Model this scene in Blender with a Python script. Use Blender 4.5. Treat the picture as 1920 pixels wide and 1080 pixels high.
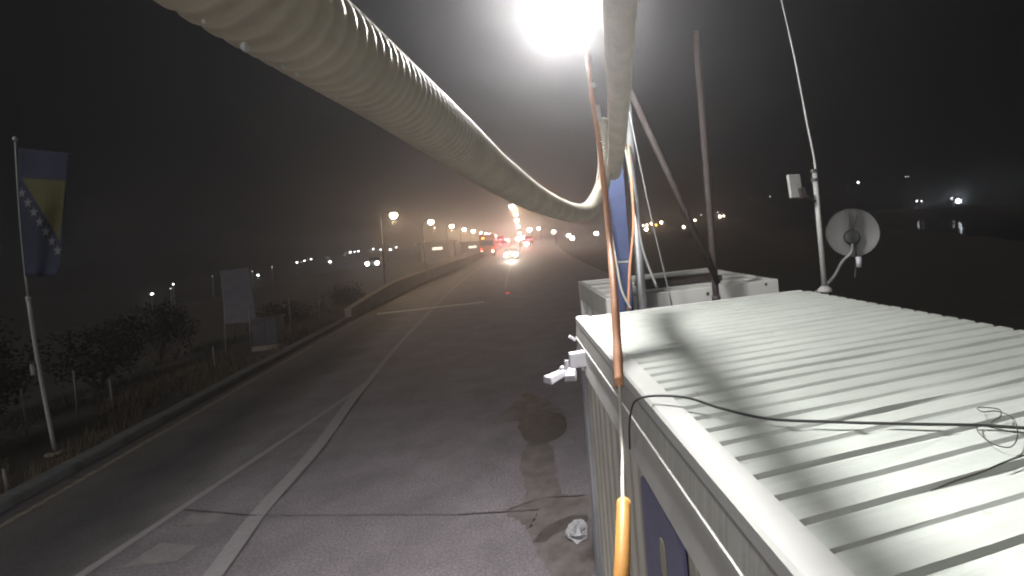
import bpy, math, random
import numpy as np
from mathutils import Vector, Matrix

S = bpy.context.scene
COL = S.collection
for o in list(bpy.data.objects):
    bpy.data.objects.remove(o)

# ------------------------------------------------------------------ camera
F, PX, PY = 863.22, 1172.1, 415.06            # focal length and principal point, in pixels of a 1920 wide frame
PITCH, ROLL, YAW = math.radians(-.46), math.radians(-4.337), math.radians(14.71)
CAMZ = 3.4
_f = Vector((math.sin(YAW)*math.cos(PITCH), math.cos(YAW)*math.cos(PITCH), -math.sin(PITCH)))
_r = Vector((math.cos(YAW), -math.sin(YAW), 0))
_u = _r.cross(_f)
RT = _r*math.cos(ROLL) + _u*math.sin(ROLL)
UP = -_r*math.sin(ROLL) + _u*math.cos(ROLL)
cam = bpy.data.cameras.new('camera')
cam.sensor_width = 36
cam.lens = F/1920*36
cam.shift_x = (960-PX)/1920
cam.shift_y = -(540-PY)/1920
cam.clip_start = 0.02
cam.clip_end = 5000
camo = bpy.data.objects.new('camera', cam)
COL.objects.link(camo)
M = Matrix.Identity(4)
for i in range(3):
    M[i][0] = RT[i]; M[i][1] = UP[i]; M[i][2] = -_f[i]
M[2][3] = CAMZ
camo.matrix_world = M
S.camera = camo

# ------------------------------------------------------------------ night sky, added fill sun, exposure
W = bpy.data.worlds.new('World'); S.world = W; W.use_nodes = True
bg = W.node_tree.nodes['Background']
bg.inputs[0].default_value = (.003, .0032, .0037, 1)
bg.inputs[1].default_value = 1.0
SUN_DIR = Vector((.52, .72, -.45)).normalized()
sun = bpy.data.lights.new('fill_sun', 'SUN')
sun.energy = 1.0; sun.angle = math.radians(35); sun.color = (1, .965, .95)  # added fill from behind the camera, with no visible source
suno = bpy.data.objects.new('fill_sun', sun); COL.objects.link(suno)
suno.rotation_euler = SUN_DIR.to_track_quat('-Z', 'Y').to_euler()
S.view_settings.view_transform = 'Standard'
S.view_settings.look = 'None'
S.view_settings.exposure = 0
S.view_settings.gamma = 1
S.view_settings.use_curve_mapping = False
S.render.engine = 'CYCLES'
C = S.cycles
C.use_denoising = True
C.max_bounces = 5; C.diffuse_bounces = 3; C.glossy_bounces = 2; C.transmission_bounces = 2
C.volume_bounces = 0; C.transparent_max_bounces = 6
C.sample_clamp_indirect = 2.0
C.sample_clamp_direct = 0
C.pixel_filter_type = 'BLACKMAN_HARRIS'
C.filter_width = 2.0
C.caustics_reflective = False; C.caustics_refractive = False

rnd = random.Random(7)

# ------------------------------------------------------------------ pixel to place
CAM = Vector((0, 0, CAMZ))
def ray(px, py):
    return RT*((px-PX)/F) + UP*(-(py-PY)/F) + _f
def at_y(px, py, y):
    d = ray(px, py); return CAM + d*(y/d.y)
def at_x(px, py, x):
    d = ray(px, py); return CAM + d*(x/d.x)
def at_z(px, py, z):
    d = ray(px, py); return CAM + d*((z-CAMZ)/d.z)
def at_d(px, py, dist):
    return CAM + ray(px, py)*dist          # depth along the optical axis

# ------------------------------------------------------------------ materials
MATS = {}
def mat(name, col, rough=.6, metal=0., var=.12, scale=6., bump=0., bscale=40., col2=None, spec=.4):
    m = bpy.data.materials.new(name); m.use_nodes = True
    nt = m.node_tree; b = nt.nodes['Principled BSDF']
    b.inputs['Roughness'].default_value = rough
    b.inputs['Metallic'].default_value = metal
    b.inputs['Specular IOR Level'].default_value = spec
    tc = nt.nodes.new('ShaderNodeTexCoord')
    n = nt.nodes.new('ShaderNodeTexNoise'); n.inputs['Scale'].default_value = scale; n.inputs['Detail'].default_value = 6
    n.inputs['Roughness'].default_value = .65
    nt.links.new(tc.outputs['Object'], n.inputs['Vector'])
    r = nt.nodes.new('ShaderNodeValToRGB')
    c2 = col2 or tuple(c*(1-2*var) for c in col)
    r.color_ramp.elements[0].position = .32; r.color_ramp.elements[0].color = (*c2, 1)
    r.color_ramp.elements[1].position = .62; r.color_ramp.elements[1].color = (*col, 1)
    nt.links.new(n.outputs['Fac'], r.inputs[0])
    nt.links.new(r.outputs[0], b.inputs['Base Color'])
    if bump:
        n2 = nt.nodes.new('ShaderNodeTexNoise'); n2.inputs['Scale'].default_value = bscale; n2.inputs['Detail'].default_value = 8
        nt.links.new(tc.outputs['Object'], n2.inputs['Vector'])
        bp = nt.nodes.new('ShaderNodeBump'); bp.inputs['Strength'].default_value = bump; bp.inputs['Distance'].default_value = .02
        nt.links.new(n2.outputs['Fac'], bp.inputs['Height']); nt.links.new(bp.outputs[0], b.inputs['Normal'])
    MATS[name] = m
    return m
def emit(name, col, strength):
    m = bpy.data.materials.new(name); m.use_nodes = True
    nt = m.node_tree; nt.nodes.clear()
    e = nt.nodes.new('ShaderNodeEmission'); e.inputs[0].default_value = (*col, 1); e.inputs[1].default_value = strength
    o = nt.nodes.new('ShaderNodeOutputMaterial'); nt.links.new(e.outputs[0], o.inputs[0])
    m.cycles.emission_sampling = 'NONE'
    MATS[name] = m
    return m

mat('roof_white', (.68, .69, .66), .5, 0, .05, 2.5, .05, 60)
def weather(name, base, dirt, rust, sc=(.8, 14, 8), lo=.46):
    m = mat(name, base, .5, 0, .05, 2.5, .06, 50)
    nt = m.node_tree; N = nt.nodes; L = nt.links; b = N['Principled BSDF']
    src = b.inputs['Base Color'].links[0].from_socket
    tc = N.new('ShaderNodeTexCoord'); mp = N.new('ShaderNodeMapping'); mp.inputs['Scale'].default_value = sc
    L.new(tc.outputs['Object'], mp.inputs[0])
    n = N.new('ShaderNodeTexNoise'); n.inputs['Scale'].default_value = 1.6; n.inputs['Detail'].default_value = 9; n.inputs['Roughness'].default_value = .7
    L.new(mp.outputs[0], n.inputs['Vector'])
    r = N.new('ShaderNodeMapRange'); r.inputs['From Min'].default_value = lo; r.inputs['From Max'].default_value = .78; r.inputs['To Max'].default_value = .75
    L.new(n.outputs['Fac'], r.inputs['Value'])
    mx = N.new('ShaderNodeMix'); mx.data_type = 'RGBA'; L.new(r.outputs[0], mx.inputs[0]); L.new(src, mx.inputs[6]); mx.inputs[7].default_value = (*dirt, 1)
    n2 = N.new('ShaderNodeTexNoise'); n2.inputs['Scale'].default_value = 9; n2.inputs['Detail'].default_value = 6
    L.new(tc.outputs['Object'], n2.inputs['Vector'])
    r2 = N.new('ShaderNodeMapRange'); r2.inputs['From Min'].default_value = .70; r2.inputs['From Max'].default_value = .76; r2.inputs['To Max'].default_value = .6
    L.new(n2.outputs['Fac'], r2.inputs['Value'])
    m2 = N.new('ShaderNodeMix'); m2.data_type = 'RGBA'; L.new(r2.outputs[0], m2.inputs[0]); L.new(mx.outputs[2], m2.inputs[6]); m2.inputs[7].default_value = (*rust, 1)
    L.new(m2.outputs[2], b.inputs['Base Color'])
weather('roof_sheet', (.61, .65, .60), (.45, .47, .43), (.30, .24, .18))
mat('frame_white', (.66, .66, .63), .5, 0, .10, 3, .05, 60)
weather('frame_dirty', (.47, .47, .44), (.22, .215, .195), (.28, .22, .17), (1, 28, 1.2), .40)
weather('wall_beige', (.60, .58, .51), (.40, .38, .33), (.34, .30, .24), (1, 9, .7), .45)
mat('post_grey', (.40, .41, .44), .5, 0, .08, 5)
mat('galv', (.42, .43, .44), .45, .5, .15, 8, .05, 60)
mat('galv_pale', (.46, .46, .45), .5, .1, .1, 6)
mat('rusty', (.05, .044, .042), .75, .1, .25, 9, .2, 60, (.05, .032, .028))
mat('dark_steel', (.10, .09, .085), .6, .3, .2, 9)
mat('blue_paint', (.085, .11, .22), .45, 0, .1, 4)
mat('sign_blue', (.21, .21, .37), .4, 0, .1, 3)
mat('sign_print', (.34, .34, .48), .5, 0, .1, 20)
mat('emblem', (.60, .58, .40), .5, 0, .1, 20)
mat('hose', (.84, .78, .65), .6, 0, .13, 9, .12, 40)
mat('orange', (.95, .47, .13), .42, 0, .06, 8, .04, 90)
mat('copper_orange', (.90, .45, .26), .42, 0, .10, 8, .04, 90)
mat('white_wire', (.75, .72, .63), .5, 0, .05, 8)
mat('black_cable', (.06, .063, .06), .5, 0, .1, 8)
mat('white_plastic', (.58, .58, .62), .35, 0, .03, 5)
mat('lamp_housing', (.30, .31, .32), .5, .3, .1, 5)
mat('dish_grey', (.13, .13, .13), .5, 0, .06, 4)
mat('dish_dark', (.05, .055, .05), .6, 0, .1, 8)
mat('flag_blue', (.022, .028, .055), .8, 0, .12, 4)
mat('flag_yellow', (.085, .08, .026), .8, 0, .08, 4)
mat('flag_white', (.15, .155, .17), .8, 0, .05, 4)
mat('pole_dark', (.12, .12, .12), .6, .2, .1, 5)
mat('post_dim', (.17, .175, .17), .6, .2, .1, 5)
mat('bright_white', (.9, .9, .9), .4, 0, .03, 5)  # white for the drawn-in glints on the wire and for the droplets
mat('pole_white', (.36, .38, .37), .5, 0, .1, 5)
mat('board_grey', (.25, .25, .28), .7, 0, .12, 4)
mat('cabinet', (.045, .046, .052), .6, 0, .2, 6)
mat('concrete', (.22, .185, .14), .8, 0, .15, 1.2, .1, 30)
mat('kerb_stone', (.125, .13, .13), .8, 0, .2, 3, .1, 40)
mat('leaf', (.014, .018, .012), .75, 0, .3, 3)
mat('leaf_pale', (.026, .03, .021), .75, 0, .3, 3)
mat('bark', (.06, .05, .04), .85, 0, .2, 8)
mat('dry_grass', (.13, .10, .065), .85, 0, .25, 2)
mat('green_grass', (.045, .047, .03), .85, 0, .25, 2)
mat('mud', (.17, .155, .15), .65, 0, .2, 3.5, .3, 30, (.095, .082, .075))
mat('wet', (.10, .092, .085), .45, 0, .2, 5, .1, 30, (.055, .05, .045))
mat('tar', (.105, .10, .10), .6, 0, .2, 8)
mat('bag', (.42, .42, .44), .45, 0, .12, 9)
mat('red_paint', (.45, .06, .035), .5, 0, .12, 2)
mat('orange_paint', (.55, .16, .03), .5, 0, .1, 2)
mat('car_dark', (.05, .05, .06), .3, 0, .1, 2)
mat('car_silver', (.30, .31, .33), .3, .4, .1, 2)
mat('glass', (.02, .022, .025), .1, 0, .05, 2)
mat('rubber', (.02, .02, .02), .8, 0, .1, 6)
mat('building', (.16, .15, .14), .8, 0, .12, 1)
mat('clear_lens', (.5, .5, .5), .2, 0, .05, 2)
emit('lamp_glow', (1, .985, .95), 40)
emit('street_glow', (1, .80, .58), 60)
emit('street_glow_white', (1, .86, .74), 60)
emit('city_white', (.95, .97, 1), 14)
emit('city_warm', (1, .74, .5), 24)
emit('city_faint', (.9, .9, .85), 2.5)
emit('city_blue', (.8, .9, 1), 60)
emit('headlight', (.95, .97, 1), 45)
emit('taillight', (1, .06, .05), 12)
emit('amber', (1, .45, .06), 8)
emit('window_light', (1, .86, .68), 2.0)
emit('stud_red', (1, .05, .06), 1.4)

def asphalt():
    m = bpy.data.materials.new('asphalt'); m.use_nodes = True
    nt = m.node_tree; N = nt.nodes; L = nt.links; b = N['Principled BSDF']
    tc = N.new('ShaderNodeTexCoord')
    sx = N.new('ShaderNodeSeparateXYZ'); L.new(tc.outputs['Object'], sx.inputs[0])
    wob = N.new('ShaderNodeTexNoise'); wob.inputs['Scale'].default_value = .5; wob.inputs['Detail'].default_value = 4
    L.new(tc.outputs['Object'], wob.inputs['Vector'])
    ad = N.new('ShaderNodeMath'); ad.operation = 'MULTIPLY_ADD'; ad.inputs[1].default_value = 1.2
    L.new(wob.outputs['Fac'], ad.inputs[0]); L.new(sx.outputs['X'], ad.inputs[2])
    # the far lane has a darker tone, with a still darker band along it
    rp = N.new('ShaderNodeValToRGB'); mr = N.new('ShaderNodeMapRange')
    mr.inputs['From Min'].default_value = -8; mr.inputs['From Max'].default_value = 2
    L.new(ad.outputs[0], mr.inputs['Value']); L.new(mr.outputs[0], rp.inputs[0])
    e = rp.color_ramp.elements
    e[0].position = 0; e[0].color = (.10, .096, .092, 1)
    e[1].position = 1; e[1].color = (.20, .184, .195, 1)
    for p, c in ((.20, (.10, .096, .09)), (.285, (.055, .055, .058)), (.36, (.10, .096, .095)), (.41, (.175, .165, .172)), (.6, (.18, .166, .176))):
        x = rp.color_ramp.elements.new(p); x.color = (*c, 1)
    n1 = N.new('ShaderNodeTexNoise'); n1.inputs['Scale'].default_value = 1.1; n1.inputs['Detail'].default_value = 9; n1.inputs['Roughness'].default_value = .7
    n2 = N.new('ShaderNodeTexNoise'); n2.inputs['Scale'].default_value = 38; n2.inputs['Detail'].default_value = 6
    for n in (n1, n2): L.new(tc.outputs['Object'], n.inputs['Vector'])
    a = N.new('ShaderNodeMapRange'); a.inputs['From Min'].default_value = .3; a.inputs['From Max'].default_value = .7; a.inputs['To Min'].default_value = .70; a.inputs['To Max'].default_value = 1.2
    L.new(n1.outputs['Fac'], a.inputs['Value'])
    c = N.new('ShaderNodeMapRange'); c.inputs['From Min'].default_value = .3; c.inputs['From Max'].default_value = .7; c.inputs['To Min'].default_value = .62; c.inputs['To Max'].default_value = 1.38
    L.new(n2.outputs['Fac'], c.inputs['Value'])
    mm = N.new('ShaderNodeMath'); mm.operation = 'MULTIPLY'; L.new(a.outputs[0], mm.inputs[0]); L.new(c.outputs[0], mm.inputs[1])
    vm = N.new('ShaderNodeVectorMath'); vm.operation = 'SCALE'; L.new(rp.outputs[0], vm.inputs[0]); L.new(mm.outputs[0], vm.inputs['Scale'])
    L.new(vm.outputs[0], b.inputs['Base Color'])
    b.inputs['Roughness'].default_value = .72
    bp = N.new('ShaderNodeBump'); bp.inputs['Strength'].default_value = .35; bp.inputs['Distance'].default_value = .01
    L.new(n2.outputs['Fac'], bp.inputs['Height']); L.new(bp.outputs[0], b.inputs['Normal'])
    MATS['asphalt'] = m
asphalt()
def paint(name, col, worn, lo, hi):
    m = mat(name, col, .65, 0, .1, 9, .1, 60, worn)
    r = [n for n in m.node_tree.nodes if n.type == 'VALTORGB'][0]
    r.color_ramp.elements[0].position = lo; r.color_ramp.elements[1].position = hi
paint('line_white', (.285, .275, .28), (.225, .215, .217), .25, .75)
paint('line_worn', (.24, .23, .22), (.18, .17, .172), .35, .65)
paint('line_bright', (.62, .60, .54), (.35, .33, .30), .3, .6)
paint('line_yellow', (.25, .22, .165), (.12, .11, .10), .36, .60)
def soil():
    m = mat('soil', (.055, .048, .040), .9, 0, .3, 1.5, .4, 20, (.032, .034, .027))
soil()
def water():
    m = mat('water', (.012, .015, .016), .08, 0, .05, 1)
    nt = m.node_tree; b = nt.nodes['Principled BSDF']; b.inputs['Specular IOR Level'].default_value = .5
    tc = nt.nodes.new('ShaderNodeTexCoord'); n = nt.nodes.new('ShaderNodeTexNoise'); n.inputs['Scale'].default_value = .6; n.inputs['Detail'].default_value = 5
    nt.links.new(tc.outputs['Object'], n.inputs['Vector'])
    bp = nt.nodes.new('ShaderNodeBump'); bp.inputs['Strength'].default_value = .25; bp.inputs['Distance'].default_value = .15
    nt.links.new(n.outputs['Fac'], bp.inputs['Height']); nt.links.new(bp.outputs[0], b.inputs['Normal'])
water()

def translucent(name, col, fac):
    nt = MATS[name].node_tree; N = nt.nodes; L = nt.links
    t = N.new('ShaderNodeBsdfTranslucent'); t.inputs[0].default_value = (*col, 1)
    mx = N.new('ShaderNodeMixShader'); mx.inputs[0].default_value = fac
    L.new(N['Principled BSDF'].outputs[0], mx.inputs[1]); L.new(t.outputs[0], mx.inputs[2]); L.new(mx.outputs[0], N['Material Output'].inputs[0])
translucent('hose', (.74, .68, .58), .16)
# ------------------------------------------------------------------ mesh building
class MB:
    def __init__(s): s.v = []; s.f = []; s.m = []
    def add(s, v, f, mi=0):
        k = len(s.v); s.v += [tuple(p) for p in v]
        s.f += [tuple(i+k for i in q) for q in f]; s.m += [mi]*len(f); return s
    def box(s, a, b, mi=0):
        x0, y0, z0 = a; x1, y1, z1 = b
        return s.add([(x0,y0,z0),(x1,y0,z0),(x1,y1,z0),(x0,y1,z0),(x0,y0,z1),(x1,y0,z1),(x1,y1,z1),(x0,y1,z1)],
              [(0,3,2,1),(4,5,6,7),(0,1,5,4),(1,2,6,5),(2,3,7,6),(3,0,4,7)], mi)
    def obox(s, c, ax, ay, az, hx, hy, hz):
        ax, ay, az = Vector(ax).normalized(), Vector(ay).normalized(), Vector(az).normalized(); c = Vector(c)
        v = [c+ax*(hx*i)+ay*(hy*j)+az*(hz*k) for k in (-1,1) for i, j in ((-1,-1),(1,-1),(1,1),(-1,1))]
        return s.add(v, [(0,3,2,1),(4,5,6,7),(0,1,5,4),(1,2,6,5),(2,3,7,6),(3,0,4,7)])
    def tube(s, pts, rad, n=10, cap=True):
        pts = [Vector(p) for p in pts]
        if not hasattr(rad, '__len__'): rad = [rad]*len(pts)
        t0 = (pts[1]-pts[0]).normalized()
        nrm = t0.orthogonal().normalized()
        rings = []
        for i, p in enumerate(pts):
            t = (pts[min(i+1, len(pts)-1)]-pts[max(i-1, 0)]).normalized()
            nrm = (nrm - t*nrm.dot(t)).normalized(); bn = t.cross(nrm)
            rings.append([p + (nrm*math.cos(2*math.pi*k/n) + bn*math.sin(2*math.pi*k/n))*rad[i] for k in range(n)])
        v = [q for r in rings for q in r]
        f = [(i*n+k, i*n+(k+1) % n, (i+1)*n+(k+1) % n, (i+1)*n+k) for i in range(len(pts)-1) for k in range(n)]
        if cap:
            f.append(tuple(range(n-1, -1, -1))); f.append(tuple((len(pts)-1)*n+k for k in range(n)))
        return s.add(v, f)
    def lathe(s, prof, c, axis, n=20):
        axis = Vector(axis).normalized(); e1 = axis.orthogonal().normalized(); e2 = axis.cross(e1); c = Vector(c)
        v = [c + axis*h + (e1*math.cos(2*math.pi*k/n)+e2*math.sin(2*math.pi*k/n))*max(r, 1e-4) for r, h in prof for k in range(n)]
        f = [(i*n+k, i*n+(k+1) % n, (i+1)*n+(k+1) % n, (i+1)*n+k) for i in range(len(prof)-1) for k in range(n)]
        return s.add(v, f)
    def extr(s, prof, a, b):      # profile of (x,z) pairs extruded along y from a to b
        n = len(prof)
        v = [(x, a, z) for x, z in prof] + [(x, b, z) for x, z in prof]
        f = [(i, (i+1) % n, n+(i+1) % n, n+i) for i in range(n)] + [tuple(range(n-1, -1, -1)), tuple(range(n, 2*n))]
        return s.add(v, f)
    def build(s, name, m, parent=None, smooth=False, label=None, cat=None, group=None, kind=None, bevel=0):
        me = bpy.data.meshes.new(name); me.from_pydata(s.v, [], s.f); 
        ms = m if isinstance(m, (list, tuple)) else [m]
        for k in ms: me.materials.append(MATS[k])
        for p, mi in zip(me.polygons, s.m): p.material_index = mi
        if smooth: me.polygons.foreach_set('use_smooth', [True]*len(me.polygons))
        me.update(); 
        o = bpy.data.objects.new(name, me); COL.objects.link(o)
        if parent is not None:
            o.parent = parent; bpy_parent(o, parent)
        if bevel:
            md = o.modifiers.new('bevel', 'BEVEL'); md.width = bevel; md.segments = 2; md.limit_method = 'ANGLE'
        tag(o, label, cat, group, kind)
        return o
def bpy_parent(o, parent):        # vertices are given in world coordinates; only translations are used on parents
    o.matrix_parent_inverse = Matrix.Translation(-Vector(parent.location)) if parent.type == 'EMPTY' else Matrix.Identity(4)
def tag(o, label=None, cat=None, group=None, kind=None):
    if label: o['label'] = label
    if cat: o['category'] = cat
    if group: o['group'] = group
    if kind: o['kind'] = kind
def thing(name, loc, label, cat, group=None):
    o = bpy.data.objects.new(name, None); COL.objects.link(o); o.location = loc
    o.empty_display_size = .1
    tag(o, label, cat, group); return o
def spline(pts, n):
    P = [Vector(p) for p in pts]; P = [P[0]*2-P[1]] + P + [P[-1]*2-P[-2]]
    out = []
    for i in range(1, len(P)-2):
        for k in range(n):
            t = k/n; a, b, c, d = P[i-1], P[i], P[i+1], P[i+2]
            out.append(.5*((2*b)+(c-a)*t+(2*a-5*b+4*c-d)*t*t+(3*b-a-3*c+d)*t**3))
    out.append(P[-2]); return out
def resample(pts, step):
    out = [pts[0]]; acc = 0
    for a, b in zip(pts, pts[1:]):
        L = (b-a).length; d = step-acc
        while d <= L and L > 0:
            out.append(a.lerp(b, d/L)); d += step
        acc = (acc+L) % step
    return out

# ------------------------------------------------------------------ terrain, road, kerb, river
def sm(a, b, x):
    t = min(max((x-a)/(b-a), 0), 1); return t*t*(3-2*t)
def terrain(x, y):
    z = -.06
    z -= 10*sm(-24, -90, x)*(1 if y > 20 else sm(-40, 20, y)) if x < -24 else 0
    if x < -9.5: z -= .8*sm(-9.5, -16, x)
    w = x-.62*max(y, 0)
    if w > 22:
        z -= 6.0*sm(22, 34, w)*(1-sm(170, 250, math.hypot(x, y)))
    r = math.hypot(x, y)
    z += 7*sm(330, 680, r)*(.55+.45*math.sin(math.atan2(x, y+1)*5+1.3))
    return z
def graded(lo, hi, near, n):
    t = np.linspace(-1, 1, n); return np.sign(t)*((np.abs(t)**3)*(hi-near)+np.abs(t)*near)
xs = graded(0, 690, 60, 121); ys = graded(0, 690, 60, 121)
g = MB(); n = len(xs)
g.v = [(x, y+60, terrain(x, y+60)) for y in ys for x in xs]
g.f = [(j*n+i, j*n+i+1, (j+1)*n+i+1, (j+1)*n+i) for j in range(n-1) for i in range(n-1)]; g.m = [0]*len(g.f)
g.build('ground', 'soil', kind='structure', smooth=True)
wt = MB(); wt.add([(8.6, -300, -2.6), (520, -300, -2.6), (520, 420, -2.6), (8.6, 420, -2.6)], [(0, 1, 2, 3)])
wt.build('river_water', 'water', kind='structure')

# road centre bends a little to the right in the distance
def bend(y):
    return 0 if y < 18 else (y-18)**2*.00062 if y < 95 else (77**2)*.00062+(y-95)*2*77*.00062
def road_strip(x0, x1, y0, y1, z, step=2.0, fx=lambda y: 0):
    k = max(2, int((y1-y0)/step)+1); m = MB()
    for i in range(k):
        y = y0+(y1-y0)*i/(k-1)
        a = x0(y) if callable(x0) else x0; b = x1(y) if callable(x1) else x1
        m.v += [(a+bend(y), y, z), (b+bend(y), y, z)]
    m.f = [(2*i, 2*i+1, 2*i+3, 2*i+2) for i in range(k-1)]; m.m = [0]*len(m.f)
    return m
road_strip(-7.15, 6.9, -12, 200, 0.0).build('road', 'asphalt', kind='structure')
road_strip(-7.16, -6.88, -10, 26, .004).build('gutter_channel', 'tar', kind='structure')
# kerb stones, each a piece of its own
kerb = thing('kerb', (-7.3, 0, 0), None, None); kerb['kind'] = 'structure'
kb = MB().extr([(-7.46, -.1), (-7.17, -.1), (-7.17, .105), (-7.20, .13), (-7.46, .13)], 0, .985)
k0 = None
for i in range(38):
    y = -8+i*1.0
    if k0 is None:
        k0 = kb.build('kerb_stone', 'kerb_stone', kerb); o = k0
    else:
        o = k0.copy(); COL.objects.link(o)
    o.location = (rnd.uniform(-.012, .012)+bend(y), y, rnd.uniform(-.012, .01))
# painted lines
def course(px, back=6.0):
    P = [at_z(*p, 0) for p in px]; P = [P[0]+(P[0]-P[1]).normalized()*back]+P
    return resample(spline(P, 10), .25)
def ribbon(P, o0, o1, z):
    m = MB()
    for i, p in enumerate(P):
        t = (P[min(i+1, len(P)-1)]-P[max(i-1, 0)]); t.z = 0; t.normalize(); n = Vector((t.y, -t.x, 0))
        a = o0(i) if callable(o0) else o0; b = o1(i) if callable(o1) else o1
        q, r_ = p+n*a, p+n*b; m.v += [(q.x, q.y, z), (r_.x, r_.y, z)]
    m.f = [(2*i, 2*i+1, 2*i+3, 2*i+2) for i in range(len(P)-1)]; m.m = [0]*len(m.f); return m
gore = course([(150, 1080), (350, 947), (540, 820), (650, 745), (682, 721)])
lane = course([(402, 1080), (490, 960), (598, 838), (660, 752), (692, 714)])
cent = course([(672, 738), (692, 714), (765, 627), (850, 541), (895, 505), (930, 480), (948, 467)], .3)
ribbon(gore, -.06, .06, .006).build('gore_line', 'line_white', kind='structure')
ribbon(lane, -.12, .085, .010).build('lane_line', 'line_white', kind='structure')
ribbon(lane, lambda i: .09+.006*math.sin(i*1.7)*math.sin(i*.6), lambda i: .118+.02*math.sin(i*.9+1)*math.sin(i*.37), .005).build('tar_joint', 'tar', kind='structure')
ribbon(cent, -.07, .07, .006).build('centre_line', 'line_white', kind='structure')
road_strip(-6.86, -6.75, -8, 26, .006).build('edge_line', 'line_yellow', kind='structure')
road_strip(-.35, -.22, 30, 120, .006).build('lane_edge_line', 'line_white', kind='structure')
road_strip(-6.3, -1.3, 24.6, 25.0, .012).build('stop_line', 'line_bright', kind='structure')
for k, (a, b, c, d) in enumerate((((225, 1066), (300, 1018), (372, 1022), (330, 1052)), ((330, 985), (360, 965), (425, 958), (400, 982)))):
    q = [at_z(*p, .006) for p in (a, b, c, d)]
    MB().add(q, [(0, 1, 2, 3)]).build('hatch_stroke', 'line_worn', kind='structure')
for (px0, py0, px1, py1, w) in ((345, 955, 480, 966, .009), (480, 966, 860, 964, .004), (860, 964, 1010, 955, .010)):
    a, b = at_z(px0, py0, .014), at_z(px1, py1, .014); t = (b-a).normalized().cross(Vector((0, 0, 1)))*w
    MB().add([a-t, b-t, b+t, a+t], [(0, 1, 2, 3)]).build('cross_strip', 'tar', kind='structure')  # thin dark strips across the road
# mud and wet patches beside the container
def patch(name, m, pts, z, jit=.06):
    P = [at_z(*p, z) for p in pts]; P.append(P[0]); Q = []
    r = random.Random(len(pts)*13+int(pts[0][0]))
    for a, b in zip(P, P[1:]):
        Q.append(a)
    Q = spline(Q+[Q[0]], 7)[:-1]
    Q = [Vector((p.x+r.uniform(-jit, jit)*.35, p.y+r.uniform(-jit, jit)*.6, z)) for p in Q]
    c = sum(Q, Vector())/len(Q)
    o = MB().add(Q+[c], [(i, (i+1) % len(Q), len(Q)) for i in range(len(Q))]).build(name, m, kind='structure')
patch('mud_patch', 'mud', [(1040, 1085), (1000, 1020), (985, 985), (950, 960), (985, 930), (975, 860), (990, 830), (1030, 830), (1045, 900), (1060, 930), (1110, 935), (1112, 1085)], .005)
patch('puddle', 'wet', [(970, 800), (985, 775), (1050, 775), (1062, 800), (1040, 825), (990, 828)], .007, .03)
patch('puddle', 'mud', [(945, 790), (950, 765), (1000, 742), (1055, 770), (1020, 790)], .006, .05)
patch('puddle', 'wet', [(975, 742), (990, 735), (1005, 745), (990, 752)], .007, .03)
patch('puddle', 'wet', [(1000, 1015), (1020, 990), (1060, 970), (1098, 965), (1098, 978), (1040, 1000), (1020, 1015)], .009, .02)

# ------------------------------------------------------------------ container office in the foreground
XL, XR, YN, YF, ZT = .57, 2.93, -1.75, 4.22, 2.6
ct = thing('container_office', ((XL+XR)/2, 1.2, 0), 'white container office filling the right foreground, its ribbed roof seen from above', 'container')
# roof of ribbed sheets
PITCHR = .118
def sheet(y0, k, lift):
    pitch = PITCHR; prof = []
    for i in range(k):
        y = y0+i*pitch
        prof += [(y, 0), (y+.022, 0), (y+.034, .0118), (y+.106, .0122)]
    prof.append((y0+k*pitch, 0)); prof.append((y0+k*pitch+.04, 0))
    m = MB(); nx = 7; r = random.Random(int(y0*100)+5)
    for j in range(nx):
        x = XL+.10+(XR+.03-XL-.10)*j/(nx-1)
        for (y, z) in prof:
            m.v.append((x, y, ZT-.026+z+lift+(r.uniform(-.0035, .0035) if 0 < j < nx-1 else 0)))
    L = len(prof)
    m.f = [(j*L+i, (j+1)*L+i, (j+1)*L+i+1, j*L+i+1) for j in range(nx-1) for i in range(L-1)]; m.m = [0]*len(m.f)
    return m
y = YF-.10; k = 0
while y > YN+.1:
    sheet(y-9*PITCHR, 9, .004*(k % 2)).build('roof_sheet', 'roof_sheet', ct)
    y -= 9*PITCHR; k += 1
# edge rails: cap, outer face, ledge and lower band
cap = MB().extr([(XL, ZT-.012), (XL+.012, ZT), (XL+.115, ZT), (XL+.125, ZT-.03), (XL+.115, ZT-.06), (XL, ZT-.06)], YN, YF).build('roof_cap', 'roof_white', ct)
MB().extr([(XL-.008, ZT-.175), (XL+.002, ZT-.061), (XL+.06, ZT-.061), (XL+.06, ZT-.175)], YN, YF).build('fascia_board', 'frame_dirty', ct)
MB().extr([(XL-.016, ZT-.20), (XL-.016, ZT-.178), (XL+.06, ZT-.178), (XL+.06, ZT-.20)], YN, YF-.01).build('drip_ledge', 'frame_white', ct)
MB().extr([(XL-.020, ZT-.385), (XL-.004, ZT-.202), (XL+.07, ZT-.202), (XL+.07, ZT-.385)], YN, YF-.01).build('roof_rail', 'frame_white', ct)
MB().box((XL+.127, YF-.06, ZT-.34), (XR, YF, ZT-.012)).build('end_rail', 'roof_white', ct, bevel=.008)
MB().box((XR-.02, YN, ZT-.34), (XR+.01, YF-.062, ZT-.075)).build('roof_rail', 'frame_white', ct)
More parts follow.
